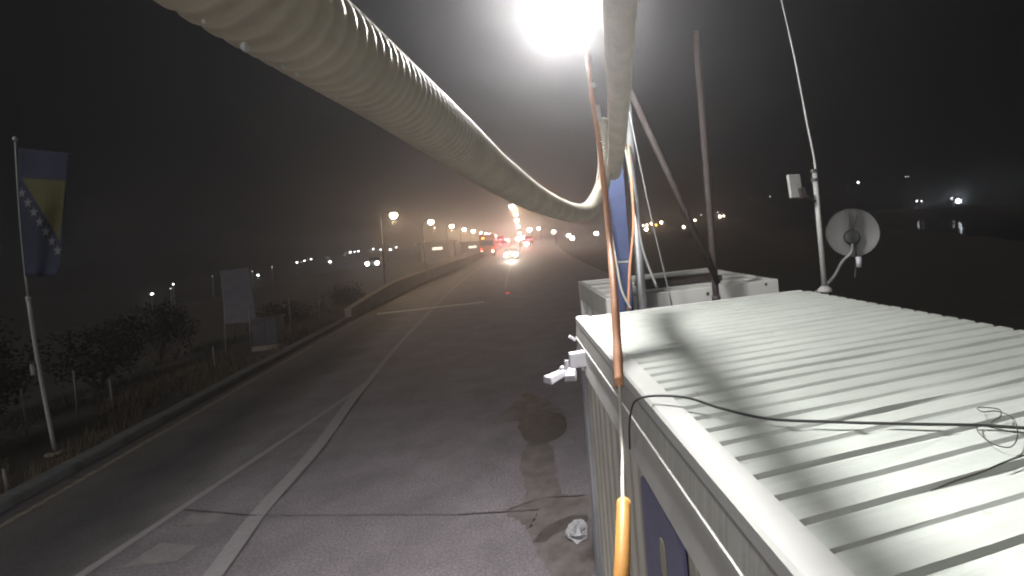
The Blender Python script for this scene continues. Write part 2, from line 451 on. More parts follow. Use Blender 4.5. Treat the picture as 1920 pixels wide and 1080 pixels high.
# corrugated road-side wall, panel by panel
def wall_panel(y0, y1):
    xw = XL+.045; p = .19; m = MB(); pr = []; y = y0
    while y < y1-1e-6:
        for dy, dx in ((0, 0), (.07, 0), (.095, .022), (.165, .022)):
            if y+dy < y1: pr.append((y+dy, dx))
        y += p
    pr.append((y1, 0))
    for (yy, dx) in pr: m.v += [(xw+dx, yy, .12), (xw+dx, yy, ZT-.30)]
    m.f = [(2*i, 2*i+1, 2*i+3, 2*i+2) for i in range(len(pr)-1)]; m.m = [0]*len(m.f)
    return m
for y0, y1 in ((2.95, 4.06), (1.84, 2.94), (.73, 1.83), (-.38, .72), (-1.6, -.39)):
    wall_panel(y0, y1).build('wall_panel', 'wall_beige', ct)
MB().box((XL+.07, YN+.05, .1), (XR-.05, YF-.07, ZT-.1)).build('inner_body', 'wall_beige', ct)
MB().box((XL+.012, YF-.16, .0), (XL+.16, YF-.004, ZT-.342)).build('corner_post', 'post_grey', ct, bevel=.01)
MB().box((XL+.0, YN, .0), (XL+.12, YF-.17, .118)).build('floor_rail', 'post_grey', ct)
MB().box((XR-.15, YF-.16, 0), (XR-.01, YF-.004, ZT-.342)).build('corner_post', 'post_grey', ct, bevel=.01)
# blue notice board on the wall
xs_ = XL-.004
a, b, c, d = at_x(1204, 878, xs_), at_x(1284, 1000, xs_), at_x(1290, 1090, xs_), at_x(1213, 1085, xs_)
y_far, y_near, z_top = a.y, b.y, ZT-.40
sg = thing('notice_board', (xs_, (y_far+y_near)/2, 1.2), 'blue rounded notice board fixed to the beige container wall', 'sign')
def rrect(y0, y1, z0, z1, r, x):
    out = []
    for cy, cz, a0 in ((y1-r, z1-r, 0), (y0+r, z1-r, 90), (y0+r, z0+r, 180), (y1-r, z0+r, 270)):
        for k in range(5):
            t = math.radians(a0+k*22.5); out.append((x, cy+r*math.cos(t), cz+r*math.sin(t)))
    return out
def plate(pts, dx):
    n = len(pts); v = [(x+dx, y, z) for x, y, z in pts]+list(pts)
    return MB().add(v, [tuple(range(n)), tuple(range(2*n-1, n-1, -1))]+[(i, n+i, n+(i+1) % n, (i+1) % n) for i in range(n)])
plate(rrect(y_near, y_far, z_top-.92, z_top, .07, xs_), -.014).build('board', 'sign_blue', sg)
hy = y_far-y_near
plate(rrect(y_near+hy*.40, y_near+hy*.52, z_top-.32, z_top-.14, .035, xs_-.015), -.002).build('emblem', 'emblem', sg)
for i in range(7):
    zz = z_top-.42-i*.055
    plate(rrect(y_near+hy*(.12 if i % 3 else .2), y_far-hy*.08, zz-.012, zz, .005, xs_-.015), -.002).build('print_line', 'sign_print', sg)
MB().box((XL-.010, y_near-.10, .5), (XL+.044, y_near-.03, ZT-.388)).build('window_jamb', 'wall_beige', ct, bevel=.006)
# twin security lamp under the rail
yl = 3.72
lg = thing('security_lamp', at_y(1072, 690, yl), 'white twin-head security lamp fixed under the container roof edge', 'security lamp')
p = at_y(1076, 675, yl)
MB().box((p.x-.035, p.y-.03, p.z-.06), (XL+.02, p.y+.05, p.z+.06)).build('mount', 'white_plastic', lg, bevel=.008)
q = at_y(1062, 676, yl); MB().tube([q, q-Vector((-.005, .0, .10))], .018, 8).build('bracket', 'white_plastic', lg)
q = at_y(1054, 690, yl); MB().lathe([(.001, -.02), (.018, -.012), (.02, 0), (.018, .012), (.001, .02)], q, (1, 0, .3), 10).build('joint', 'white_plastic', lg, smooth=True)
for (p0, p1, w) in (((1058, 697), (1026, 713), .055), ((1073, 692), (1069, 710), .05)):
    a, b = at_y(*p0, yl), at_y(*p1, yl-.10)
    dv = (b-a).normalized(); sx = dv.cross(Vector((0, 0, 1))).normalized(); nz = sx.cross(dv)
    m = MB(); w0, w1 = w*.7, w
    vs = []
    for (cpt, ww, th) in ((a, w0, .022), (b, w1, .03)):
        vs += [cpt-sx*ww-nz*th, cpt+sx*ww-nz*th, cpt+sx*ww*.8+nz*th, cpt-sx*ww*.8+nz*th]
    m.add(vs, [(0, 1, 2, 3), (7, 6, 5, 4), (0, 4, 5, 1), (1, 5, 6, 2), (2, 6, 7, 3), (3, 7, 4, 0)])
    m.build('lamp_head', 'white_plastic', lg, bevel=.008)
p = at_y(1073, 634, 4.1)
MB().obox(p, (1, 0, -.8), (0, 1, 0), (.8, 0, 1), .035, .02, .012).build('cable_clip', 'white_plastic', label='small white clip sticking out under the far roof corner', cat='clip', bevel=.004)

# ------------------------------------------------------------------ second container behind
X2, X3, Y2, Y3 = 1.03, 3.19, 5.0, 7.0
c2 = thing('container_cabin', ((X2+X3)/2, 6, 0), 'white flat-roofed cabin standing just behind the ribbed container roof', 'container')
MB().box((X2+.06, Y2+.06, ZT-.05), (X3-.06, Y3-.06, ZT-.02)).build('roof_panel', 'frame_white', c2)
for i in range(4):
    yy = Y2+.38+i*.44
    MB().box((X2+.062, yy, ZT-.019), (X3-.062, yy+.035, ZT-.006)).build('roof_seam', 'frame_white', c2)
MB().box((X2, Y2, ZT-.26), (X3, Y2+.058, ZT)).build('front_rail', 'roof_white', c2, bevel=.008)
MB().box((X2, Y2+.06, ZT-.26), (X2+.058, Y3-.06, ZT-.002)).build('side_rail', 'frame_dirty', c2, bevel=.008)
MB().box((X3-.058, Y2+.06, ZT-.26), (X3, Y3-.06, ZT-.002)).build('side_rail', 'frame_white', c2, bevel=.008)
MB().box((X2, Y3-.058, ZT-.26), (X3, Y3, ZT)).build('rear_rail', 'frame_white', c2, bevel=.008)
MB().box((X2+.08, Y2+.08, .1), (X3-.08, Y3-.08, ZT-.06)).build('cabin_body', 'post_grey', c2)
for x, y in ((X2+.002, Y2+.002), (X2+.002, Y3-.12), (X3-.122, Y2+.002), (X3-.122, Y3-.12)):
    MB().box((x, y, 0), (x+.12, y+.118, ZT-.262)).build('corner_post', 'frame_white', c2, bevel=.008)
for y in (5.45, 5.95, 6.4):
    MB().box((X2+.02, y, .1), (X2+.078, y+.05, ZT-.262)).build('window_bar', 'frame_white', c2)
p = at_y(1436, 533, Y2)
MB().lathe([(.001, -.006), (.018, -.006), (.018, -.001)], p, (0, 1, 0), 12).build('lifting_eye', 'dark_steel', c2)
bpy.data.objects['lifting_eye'].scale = (1, 1, 1)
p = at_y(1327, 551, Y2); MB().box((p.x-.018, Y2-.004, p.z-.02), (p.x+.018, Y2-.001, p.z+.02)).build('sticker', 'flag_yellow', c2)

# ------------------------------------------------------------------ lamp post with the bright lamp
LAMP = at_y(1052, -6, 3.5)
PB = at_y(1200, 520, 4.68); PB.z = 0
lp = thing('lamp_post', PB, 'grey lamp post between the two containers carrying the glaring white lamp', 'lamp post')
ptop = Vector((PB.x, PB.y, LAMP.z+.25))
MB().tube([PB, PB+Vector((0, 0, 1.5)), ptop], [.06, .055, .045], 14).build('pole', 'galv', lp, smooth=True)
MB().tube(spline([ptop-Vector((0, 0, .15)), ptop+Vector((-.15, -.2, .12)), ptop.lerp(LAMP, .6)+Vector((0, 0, .28)), LAMP+Vector((.02, .05, .2))], 8), .028, 10).build('arm', 'galv', lp, smooth=True)
LAX = Vector((.12, .54, .8)).normalized()
head = MB().lathe([(.001, .16), (.07, .15), (.13, .11), (.225, .05), (.24, .0), (.23, -.004)], LAMP, LAX, 28).build('lamp_head', 'lamp_housing', lp, smooth=True)
MB().lathe([(.228, -.002), (.215, -.06), (.17, -.12), (.10, -.155), (.001, -.17)], LAMP, LAX, 28).build('lamp_lens', 'lamp_glow', head, smooth=True)
def light(name, kind, loc, power, col, radius, parent, aim=None, spot=None, blend=.5):
    l = bpy.data.lights.new(name, kind); l.energy = power; l.color = col; l.shadow_soft_size = radius
    o = bpy.data.objects.new(name, l); COL.objects.link(o)
    if aim is not None: 
        l.spot_size = math.radians(spot); l.spot_blend = blend
    o.parent = parent; bpy_parent(o, parent)
    o.location = loc
    if aim is not None: o.rotation_euler = (Vector(aim)-Vector(loc)).to_track_quat('-Z', 'Y').to_euler()
    return o
lpos = LAMP-LAX*.29+Vector((-.03, 0, 0))
light('lamp_light', 'POINT', lpos, 330, (1, .98, .96), .12, lp)
light('lamp_glare', 'SPOT', lpos+Vector((0, -.06, 0)), 1450, (1, .98, .97), .11, lp, aim=lpos+Vector((.0, -2.0, -.25)), spot=114, blend=.95)
light('lamp_road_beam', 'SPOT', lpos+Vector((-.1, 0, 0)), 1000, (1, .945, .95), .1, lp, aim=(-2.2, 4.6, 0), spot=92, blend=1.0)

# blue column, leaning brace poles, wires between the containers
def vpole(name, px0, py0, px1, py1, y, r, m, label, cat, n=10, zbase=0, ztop=None):
    a, b = at_y(px0, py0, y), at_y(px1, py1, y)
    return a, b
p = at_y(1163, 470, 4.55)
bc = thing('blue_column', (p.x, p.y, 0), 'blue painted square column behind the orange cable', 'column')
t_ = at_y(1150, 285, 4.55).z; zc = at_y(1168, 490, 4.55).z
MB().box((p.x-.085, p.y-.06, 0), (p.x+.085, p.y+.06, zc-.012)).build('lower_tube', 'blue_paint', bc, bevel=.01)
MB().box((p.x-.088, p.y-.063, zc-.011), (p.x+.088, p.y+.063, zc+.011)).build('joint_band', 'post_grey', bc)
MB().box((p.x-.085, p.y-.06, zc+.012), (p.x+.085, p.y+.06, t_)).build('upper_tube', 'blue_paint', bc, bevel=.01)
a = at_y(1343, 560, 4.62); b = at_y(1297, 60, 4.62)
vp = thing('support_mast', (a.x, a.y, 0), 'dark steel upright mast rising in front of the rear cabin', 'mast')
MB().tube([(a.x, 4.62, 0), (a.x, 4.62, b.z)], .037, 12).build('tube', 'rusty', vp, smooth=True)
MB().tube([(a.x, 4.62, 2.50), (a.x, 4.62, 2.56)], .048, 12).build('collar', 'dark_steel', vp, smooth=True)
a2 = at_y(1338, 512, 4.62); b2 = at_y(1170, 160, 4.62)
MB().tube([a2+Vector((0, -.09, -.1)), b2+Vector((0, -.09, 0))], .032, 12).build('brace_pole', 'rusty', label='rusty slanting brace pole leaning against the upright mast', cat='brace', smooth=True)
def wire(name, pts, r, m, label, cat='wire', n=6, group=None, sub=8):
    return MB().tube(spline(pts, sub), r, n).build(name, m, smooth=True, label=label, cat=cat, group=group)
wire('guy_wire', [at_y(1172, 170, 4.5), at_y(1215, 380, 4.5), at_y(1261, 576, 4.5)], .008, 'galv', 'thin grey guy wire slanting down right of the lamp post')
wire('steel_cable', [at_y(1168, 250, 4.45), at_y(1190, 380, 4.45), at_y(1206, 470, 4.45), at_y(1232, 540, 4.45)], .013, 'galv_pale', 'thick pale steel cable running beside the lamp post', 'cable')
wire('drop_wire', [at_y(1128, 330, 4.3), at_y(1143, 420, 4.3), at_y(1157, 500, 4.3), at_y(1166, 545, 4.3), at_y(1183, 580, 4.3)], .011, 'white_wire', 'thin white wire hanging in front of the blue column')
wire('orange_cable', [at_y(1176, 270, 4.5), at_y(1184, 340, 4.4), at_y(1188, 420, 4.4), at_y(1181, 500, 4.4), at_y(1178, 582, 4.4)], .014, 'copper_orange', 'reddish orange cable hanging right of the blue column', 'cable')
# brown slab standing in for the shadow across the cabin roof
tr = thing('shadow_slab', at_y(1262, 528, 5.7), 'dark brown slab added in place of the shadow across the cabin roof', 'shadow slab')
p = at_z(1260, 528, ZT+.03)
MB().box((p.x-.45, p.y-.15, ZT+.001), (p.x+.62, p.y+.15, ZT+.03)).build('shadow_floor', 'rusty', tr)
for s in (-1, 1):
    MB().box((p.x-.45, p.y+s*.165-.01, ZT+.001), (p.x+.62, p.y+s*.165+.01, ZT+.07)).build('shadow_edge', 'rusty', tr)

# ------------------------------------------------------------------ corrugated hoses
HR = .05
def hose(name, keys, r, ribs, label):
    pts = spline([at_d(px, py, d) for px, py, d in keys], 16)
    pts = resample(pts, .0022)
    rad = [r*(1+ribs*(abs(math.sin(math.pi*i/8))-.6)) for i in range(len(pts))]
    return MB().tube(pts, rad, 28).build(name, 'hose', smooth=True, label=label, cat='hose')
hose('corrugated_hose', [(130, -290, .30), (345, -108, .36), (558, 42, .46), (725, 165, .64), (848, 260, .89), (938, 330, 1.26), (1014, 377, 1.85), (1072, 398, 2.5), (1105, 392, 2.95), (1127, 355, 3.1), (1134, 310, 3.15), (1131, 262, 3.2), (1126, 225, 3.22)],
     HR, .075, 'thick ribbed cream hose crossing the picture from the upper left')
hose('corrugated_conduit', [(1178, -330, .9), (1170, -130, 1.05), (1163, 0, 1.3), (1161, 90, 1.6), (1160, 190, 2.1), (1157, 270, 2.7), (1152, 318, 3.2), (1148, 322, 3.5), (1140, 290, 3.7)],
     HR, .07, 'pale ribbed conduit hanging down beside the glaring lamp')
hs = bpy.data.objects['corrugated_hose']
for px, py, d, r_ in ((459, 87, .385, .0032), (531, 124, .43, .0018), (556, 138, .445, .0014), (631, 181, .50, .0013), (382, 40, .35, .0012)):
    MB().lathe([(.0001, -r_*1.5), (r_*.8, -r_*.9), (r_, 0), (r_*.6, r_*.9), (.0001, r_*1.3)], at_d(px, py, d), UP, 10).build('droplet', 'bright_white', hs, smooth=True)
# ------------------------------------------------------------------ orange sleeved wire close to the camera
ow = thing('sleeved_wire', at_d(1165, 1010, .55), 'orange sleeved wire hanging in front of the container, bare white in the middle', 'wire')
up = spline([at_d(*k) for k in ((1101, 92, 2.3), (1110, 180, 1.95), (1122, 260, 1.7), (1133, 350, 1.5), (1143, 450, 1.3), (1151, 540, 1.12), (1157, 640, .98), (1161, 723, .88))], 8)
MB().tube(up, [.0095+.0005*math.sin(i*.9) for i in range(len(up))], 12).build('upper_sleeve', 'copper_orange', ow, smooth=True)
MB().tube(spline([at_d(*k) for k in ((1160, 700, .90), (1163, 760, .85), (1167, 840, .78), (1167, 900, .70), (1168, 950, .62))], 8), .0030, 8).build('inner_wire', 'white_wire', ow, smooth=True)
lo = spline([at_d(*k) for k in ((1169, 943, .62), (1168, 1000, .57), (1166, 1080, .52), (1163, 1180, .48))], 8)
MB().tube(lo, .0095, 16).build('lower_sleeve', 'orange', ow, smooth=True)
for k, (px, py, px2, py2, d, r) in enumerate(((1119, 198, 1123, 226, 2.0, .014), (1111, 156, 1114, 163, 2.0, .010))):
    MB().tube([at_d(px, py, d), at_d(px2, py2, d)], r, 8).build('wire_glint', 'bright_white', ow)  # short white tubes put in for bright reflections on the wire
MB().tube(spline([at_d(1101, 95, 2.32), at_d(1104, 120, 2.25), at_d(1107, 148, 2.15)], 5), [.006, .010, .013, .014, .015, .015, .016, .015, .014, .013, .011], 8).build('sleeve_glint', 'bright_white', ow)  # white sleeve drawn in for the blown-out reflection near the top

# ------------------------------------------------------------------ cable and sheet lap line on the roof
def roof(px, py, dz=0): return at_z(px, py, ZT-.012+dz)
fx = XL-.05
pts = [at_x(1181, 842, fx), at_x(1180, 800, fx-.005), at_x(1184, 768, fx-.01), roof(1195, 749, .03), roof(1230, 742, .045), roof(1290, 746, .05), roof(1350, 765, .035), roof(1440, 785, .02), roof(1560, 791, .02), roof(1700, 795, .015), roof(1830, 797, .012), roof(1930, 803, .012), roof(2100, 812, .012)]
MB().tube(spline(pts, 10), .0052, 8).build('roof_cable', 'black_cable', smooth=True, label='dark cable lying loosely across the ribbed container roof', cat='cable')
pts = [roof(1930, 812, .01), roof(1880, 806, .008), roof(1836, 798, .012), roof(1836, 812, .02), roof(1862, 832, .02), roof(1895, 838, .02), roof(1908, 815, .02), roof(1900, 785, .03), roof(1870, 771, .035), roof(1842, 772, .03), roof(1834, 764, .02), roof(1872, 767, .03), roof(1876, 780, .03), roof(1858, 792, .015)]
MB().tube(spline(pts, 8), .0018, 6).build('wire_loop', 'black_cable', smooth=True, label='thin loop of loose wire on the roof near the right edge', cat='wire')
pts = [roof(1745, 920, .004), roof(1790, 902, .006), roof(1840, 885, .01), roof(1880, 868, .008), roof(1925, 852, .006)]
MB().tube(spline(pts, 6), [.001, .0015, .002, .0025, .0025, .0025]+[.0025]*19, 6).build('lap_line', 'bark', smooth=True, label='thin dark line of the roof sheet lap at the lower right', cat='lap_line')  # thin tube drawn for the dark gap where roof sheets overlap
# crumpled bag on the ground by the wall
r = random.Random(3); m = MB(); c = at_z(1086, 1000, .0); nn, mm_ = 9, 14
for i in range(nn):
    th = math.pi*.5*i/(nn-1)
    for j in range(mm_):
        ph = 2*math.pi*j/mm_; k = r.uniform(.65, 1.15)
        m.v.append((c.x-.02+.13*k*math.cos(th)*math.cos(ph), c.y+.17*k*math.cos(th)*math.sin(ph), .012+.10*k*math.sin(th)))
m.f = [(i*mm_+j, i*mm_+(j+1) % mm_, (i+1)*mm_+(j+1) % mm_, (i+1)*mm_+j) for i in range(nn-1) for j in range(mm_)]; m.m = [0]*len(m.f)
m.build('plastic_bag', 'bag', label='crumpled white plastic bag on muddy ground by the container wall', cat='bag')

# ------------------------------------------------------------------ antenna mast and satellite dish
YM = 4.05
a, b = at_y(1547, 548, YM), at_y(1525, 318, YM)
am = thing('antenna_mast', (a.x, YM, ZT-.05), 'pale mast with whip antenna at the far corner of the ribbed roof', 'antenna')
MB().tube([(a.x, YM, ZT-.06), (b.x+.01, YM, b.z)], .026, 12).build('mast_tube', 'galv_pale', am, smooth=True)
MB().lathe([(.001, 0), (.07, .004), (.065, .03), (.03, .06)], (a.x, YM, ZT-.03), (0, 0, 1), 14).build('base_flange', 'galv_pale', am)
MB().tube(spline([b+Vector((.02, 0, -.16)), b+Vector((.022, 0, .08)), at_y(1512, 225, YM), at_y(1490, 110, YM), at_y(1465, 0, YM), at_y(1440, -110, YM)], 8), [.013]*8+[.011]*10+[.009]*10+[.007]*13, 8).build('whip', 'galv_pale', am, smooth=True)
for z in (.12, .03): MB().tube([b-Vector((0, 0, z)), b-Vector((0, 0, z-.03))], .032, 12).build('clamp', 'dark_steel', am)
pa = thing('panel_antenna', at_y(1492, 350, YM), 'small flat grey-white panel antenna left of the antenna mast', 'antenna')
c = at_y(1490, 349, YM)
MB().obox(c, (1, .1, 0), (-.1, 1, 0), (-.07, 0, 1), .072, .018, .118).build('panel', 'galv_pale', pa, bevel=.006)
p = at_y(1500, 362, YM)
MB().obox(p-Vector((0, .04, 0)), (1, 0, .2), (0, 1, 0), (-.2, 0, 1), .028, .02, .05).build('bracket', 'rusty', pa)
MB().tube([p-Vector((0, .04, .02)), (a.x-.012, YM, p.z-.10)], .014, 8).build('arm', 'rusty', pa)
YD = 4.3
ds = thing('satellite_dish', at_y(1597, 437, YD), 'round grey satellite dish on an arm right of the antenna mast', 'satellite dish')
c = at_y(1598, 437, YD); R_ = .265
ax = (CAM-c).normalized()*.94+Vector((.04, 0, .08)); ax.normalize()
MB().lathe([(R_, .055), (R_+.006, .05), (R_*.98, .045), (R_*.7, .02), (R_*.35, .005), (.001, 0)], c, ax, 36).build('reflector', 'dish_grey', ds, smooth=True)
MB().lathe([(.001, .14), (.07, .13), (.085, .06), (.07, .012), (.001, .01)], c-Vector((.012, 0, .05)), ax, 14).build('hub_bracket', 'dish_dark', ds)
h = c-Vector((.012, 0, .05))+ax*.1
MB().tube(spline([h, h+Vector((-.02, 0, -.16)), at_y(1580, 490, YD-.05), at_y(1556, 528, YD-.1), (XR-.02, YD-.15, ZT-.12)], 6), .016, 8).build('mount_arm', 'galv', ds, smooth=True)
MB().tube(spline([h, h+Vector((.02, -.02, -.2)), at_y(1603, 520, YD-.2)], 6), .009, 8).build('feed_arm', 'dark_steel', ds, smooth=True)
q = at_y(1611, 492, YD-.2)
MB().tube([q+Vector((-.005, 0, .06)), q-Vector((.005, 0, .05))], [.03, .026], 12).build('receiver', 'white_plastic', ds, smooth=True)
MB().tube([h+Vector((.03, 0, -.02)), q+Vector((0, 0, .06))], .007, 8).build('feed_strut', 'dark_steel', ds)
for px in (1592, 1600, 1608):
    MB().tube([at_y(px, 402, YD-.05), h+Vector((0, 0, .03))], .004, 6).build('stay_wire', 'dark_steel', ds)

# ------------------------------------------------------------------ flag on its pole
FB = at_z(103, 845, .06); FT = at_y(29, 272, FB.y)
fp = thing('flag_pole', FB, 'tall pale flag pole with a limp flag on the dark verge', 'flag pole')
FT.z += .05
mid = FB.lerp(FT, .62)
def bow(t): return FB.lerp(FT, t)+Vector((-.10*math.sin(math.pi*t), 0, 0))
MB().tube([bow(t/8*.5) for t in range(9)], .026, 12).build('lower_tube', 'pole_white', fp, smooth=True)
MB().tube([bow(.5+t/8*.5) for t in range(9)], .014, 10).build('upper_tube', 'pole_white', fp, smooth=True)
MB().tube([bow(.5)-Vector((0, 0, .05)), bow(.5)+Vector((0, 0, .02))], .034, 12).build('collar', 'galv', fp)
MB().tube([bow(.27)-Vector((.05, .05, .1)), bow(.27)+Vector((-.06, -.05, .1))], .025, 8).build('cleat', 'galv', fp)
MB().lathe([(.001, -.06), (.03, -.03), (.036, 0), (.03, .03), (.001, .06)], FT+Vector((0, 0, .06)), (0, 0, 1), 12).build('finial', 'galv', fp, smooth=True)
MB().lathe([(.13, 0), (.13, .03), (.06, .05)], (FB.x, FB.y, .0), (0, 0, 1), 14).build('foot_plate', 'concrete', fp)
fl = thing('flag', at_y(80, 400, FB.y-.05), 'limp blue flag with a yellow triangle and white stars, hanging on the pole', 'flag')
YFl = FB.y-.08
def cloth(u, v, off=0):
    l = (34+14*v*v+(v > .8)*0, 277+240*v); rr = (131-18*v-9*max(0, v-.9)/.1, 287+232*v)
    px, py = l[0]+(rr[0]-l[0])*u, l[1]+(rr[1]-l[1])*u
    return at_y(px, py, YFl-off+.05*math.sin(u*7+v*3)*(.3+.7*v)+.03*math.sin(v*9+u*2))
def cloth_uv(px, py):
    v = (py-280)/240
    for _ in range(4):
        l = 34+14*v*v; rr = 131-18*v
        u = (px-l)/(rr-l); v = (py-277-10*u)/(240-8*u)
    return u, v
m = MB(); nu, nv = 14, 30
m.v = [tuple(cloth(i/nu, j/nv)) for j in range(nv+1) for i in range(nu+1)]
m.f = [(j*(nu+1)+i, j*(nu+1)+i+1, (j+1)*(nu+1)+i+1, (j+1)*(nu+1)+i) for j in range(nv) for i in range(nu)]; m.m = [0]*len(m.f)
o = m.build('cloth', 'flag_blue', fl, smooth=True); sd = o.modifiers.new('thick', 'SOLIDIFY'); sd.thickness = .004
def onflag(tri, name, mt, off, sub=8):
    m = MB(); idx = {}
    for i in range(sub+1):
        for j in range(sub+1-i):
            a, b = i/sub, j/sub
            px = tri[0][0]*(1-a-b)+tri[1][0]*a+tri[2][0]*b; py = tri[0][1]*(1-a-b)+tri[1][1]*a+tri[2][1]*b
            idx[i, j] = len(m.v); m.v.append(tuple(cloth(*cloth_uv(px, py), off)))
    for i in range(sub):
        for j in range(sub-i):
            m.f.append((idx[i, j], idx[i+1, j], idx[i, j+1]))
            if i+j < sub-1: m.f.append((idx[i+1, j], idx[i+1, j+1], idx[i, j+1]))
    m.m = [0]*len(m.f)
    return m.build(name, mt, fl)
onflag(((41, 334), (123, 339), (113, 452)), 'triangle', 'flag_yellow', .014, 12)
for k in range(7):
    cx_, cy_ = 41+k*11.2, 362+k*18
    m = MB(); P = []
    for i in range(10):
        rr = 11 if i % 2 == 0 else 4.4; t = math.radians(-90+36*i)
        P.append(tuple(cloth(*cloth_uv(cx_+rr*.8*math.cos(t), cy_+rr*math.sin(t)), .014)))
    P.append(tuple(cloth(*cloth_uv(cx_, cy_), .014)))
    m.add(P, [(i, (i+1) % 10, 10) for i in range(10)]).build('star', 'flag_white', fl)

# ------------------------------------------------------------------ fence along the verge
fn = thing('wire_fence', (-9.2, 14, 0), 'low wire fence with thin pale posts along the left verge', 'fence')
fposts = []
for (tx, ty, bx_, by_) in ((0, 880, 16, 932), (30, 730, 55, 835), (135, 695, 147, 790), (200, 712, 215, 778), (397, 650, 405, 702)):
    b = at_z(bx_, by_, -.05); t = at_y(tx, ty, b.y)
    MB().tube([b-Vector((0, 0, .1)), Vector((b.x+(t.x-b.x)*.5, b.y, t.z))], .017, 8).build('post', 'post_dim', fn, smooth=True)
    if bx_ > 20: fposts.append((b, t.z))
fposts.sort(key=lambda q: q[0].y)
extra = [(Vector((-8.6, 18.5+3*i, 0)), 1.5) for i in range(3)]
for b, z in extra: MB().tube([b, b+Vector((0, 0, z))], .017, 8).build('post', 'post_dim', fn, smooth=True)
chain = fposts+extra
for h in (.25, .55, .85, 1.15):
    MB().tube([Vector((b.x, b.y, .0+h*min(1, z/1.3))) for b, z in chain], .0025, 5).build('strand', 'post_dim', fn)

# ------------------------------------------------------------------ notice board on legs, cabinet
bl, br = at_z(424, 668, -.05), at_z(480, 656, -.05)
bd = thing('roadside_board', bl, 'dark grey upright board on thin legs beside the left verge', 'sign board')
TL, TR, BR_, BL_ = at_y(413, 508, bl.y), at_y(466, 501, br.y), at_y(481, 602, br.y), at_y(424, 608, bl.y)
nrm = (TR-TL).cross(BL_-TL).normalized()*.03
v = [TL, TR, BR_, BL_]; v = v+[p+nrm for p in v]
MB().add(v, [(0, 1, 2, 3), (7, 6, 5, 4), (0, 4, 5, 1), (1, 5, 6, 2), (2, 6, 7, 3), (3, 7, 4, 0)]).build('board', 'board_grey', bd)
for t_, b_ in ((TL.lerp(TR, .12), bl), (TL.lerp(TR, .88), br)):
    MB().tube([b_-Vector((0, 0, .1)), t_+nrm*1.9], .02, 8).build('leg', 'post_dim', bd)
MB().tube([at_z(440, 640, -.3), BL_.lerp(TR, .45)+nrm*1.5], .018, 8).build('brace', 'post_dim', bd)
c = at_z(507, 652, -.05)
cb = thing('utility_cabinet', (c.x, c.y, 0), 'grey metal utility cabinet on the verge next to the upright board', 'cabinet')
MB().box((c.x-.42, c.y-.3, -.1), (c.x+.42, c.y+.3, .1)).build('plinth', 'concrete', cb)
MB().box((c.x-.38, c.y-.26, .101), (c.x+.38, c.y+.26, 1.02)).build('body', 'cabinet', cb, bevel=.02)
MB().box((c.x-.43, c.y-.31, 1.021), (c.x+.43, c.y+.31, 1.08)).build('cover', 'cabinet', cb, bevel=.01)
for s in (-1, 1): MB().box((c.x+s*.185-.17, c.y-.275, .15), (c.x+s*.185+.17, c.y-.262, .97)).build('door', 'cabinet', cb, bevel=.004)

# ------------------------------------------------------------------ vegetation
def bush(x, y, h, w, m, label, seed, n=2200):
    r = random.Random(seed); z0 = terrain(x, y)-.1
    t = thing('bush', (x, y, z0), label, 'bush', 'bushes on the left verge')
    tm = MB()
    cl = [(r.uniform(-w, w)*.55, r.uniform(-w, w)*.55, h*r.uniform(.35, .85), r.uniform(.28, .5)*w) for _ in range(11)]
    for cx_, cy_, cz_, _ in cl:
        tm.tube([(x+r.uniform(-.08, .08), y+r.uniform(-.08, .08), z0), (x+cx_*.4, y+cy_*.4, z0+cz_*.5), (x+cx_, y+cy_, z0+cz_)], [.03, .02, .006], 5)
    tm.build('trunk', 'bark', t)
    V = MB()
    for i in range(n):
        cx_, cy_, cz_, cr = r.choice(cl)
        d = Vector((r.gauss(0, 1), r.gauss(0, 1), r.gauss(0, 1))).normalized()*cr*r.uniform(.55, 1.12)
        p = Vector((x+cx_, y+cy_, z0+cz_))+d
        if p.z < z0+.02: p.z = z0+.02+r.random()*.2
        a = Vector((r.gauss(0, 1), r.gauss(0, 1), r.gauss(0, 1))).normalized(); b = a.orthogonal().normalized(); s = r.uniform(.03, .075)
        V.v += [p-a*s, p+b*s*.5, p+a*s, p-b*s*.5]; k = len(V.v); V.f.append((k-4, k-3, k-2, k-1))
    V.m = [0]*len(V.f); V.build('crown', m, t)
BL = [(-10.6, 11.0, 2.6, 1.3, 'leaf', 'dense dark bush right behind the foot of the flag pole'),
      (-12.2, 13.8, 3.0, 1.5, 'leaf_pale', 'tall paler bush behind the flag, right of the pole'),
      (-11.9, 17.2, 2.2, 1.3, 'leaf', 'dark bush between the flag pole and the upright board'),
      (-12.6, 20.8, 2.4, 1.4, 'leaf', 'dark bush behind the upright board'),
      (-11.0, 9.0, 2.4, 1.4, 'leaf', 'dark bush at the left picture edge behind the fence'),
      (-14.5, 16.2, 3.2, 1.7, 'leaf', 'large dark bush farther back between flag pole and board'),
      (-9.9, 24.2, 1.2, 1.1, 'leaf_pale', 'low pale bush to the right of the utility cabinet'),
      (-9.0, 29.5, 1.1, 1.3, 'leaf', 'low dark bush beyond the utility cabinet near the parapet')]
for i, (x, y, h, w, m, lb) in enumerate(BL): bush(x, y, h, w, m, lb, 40+i)
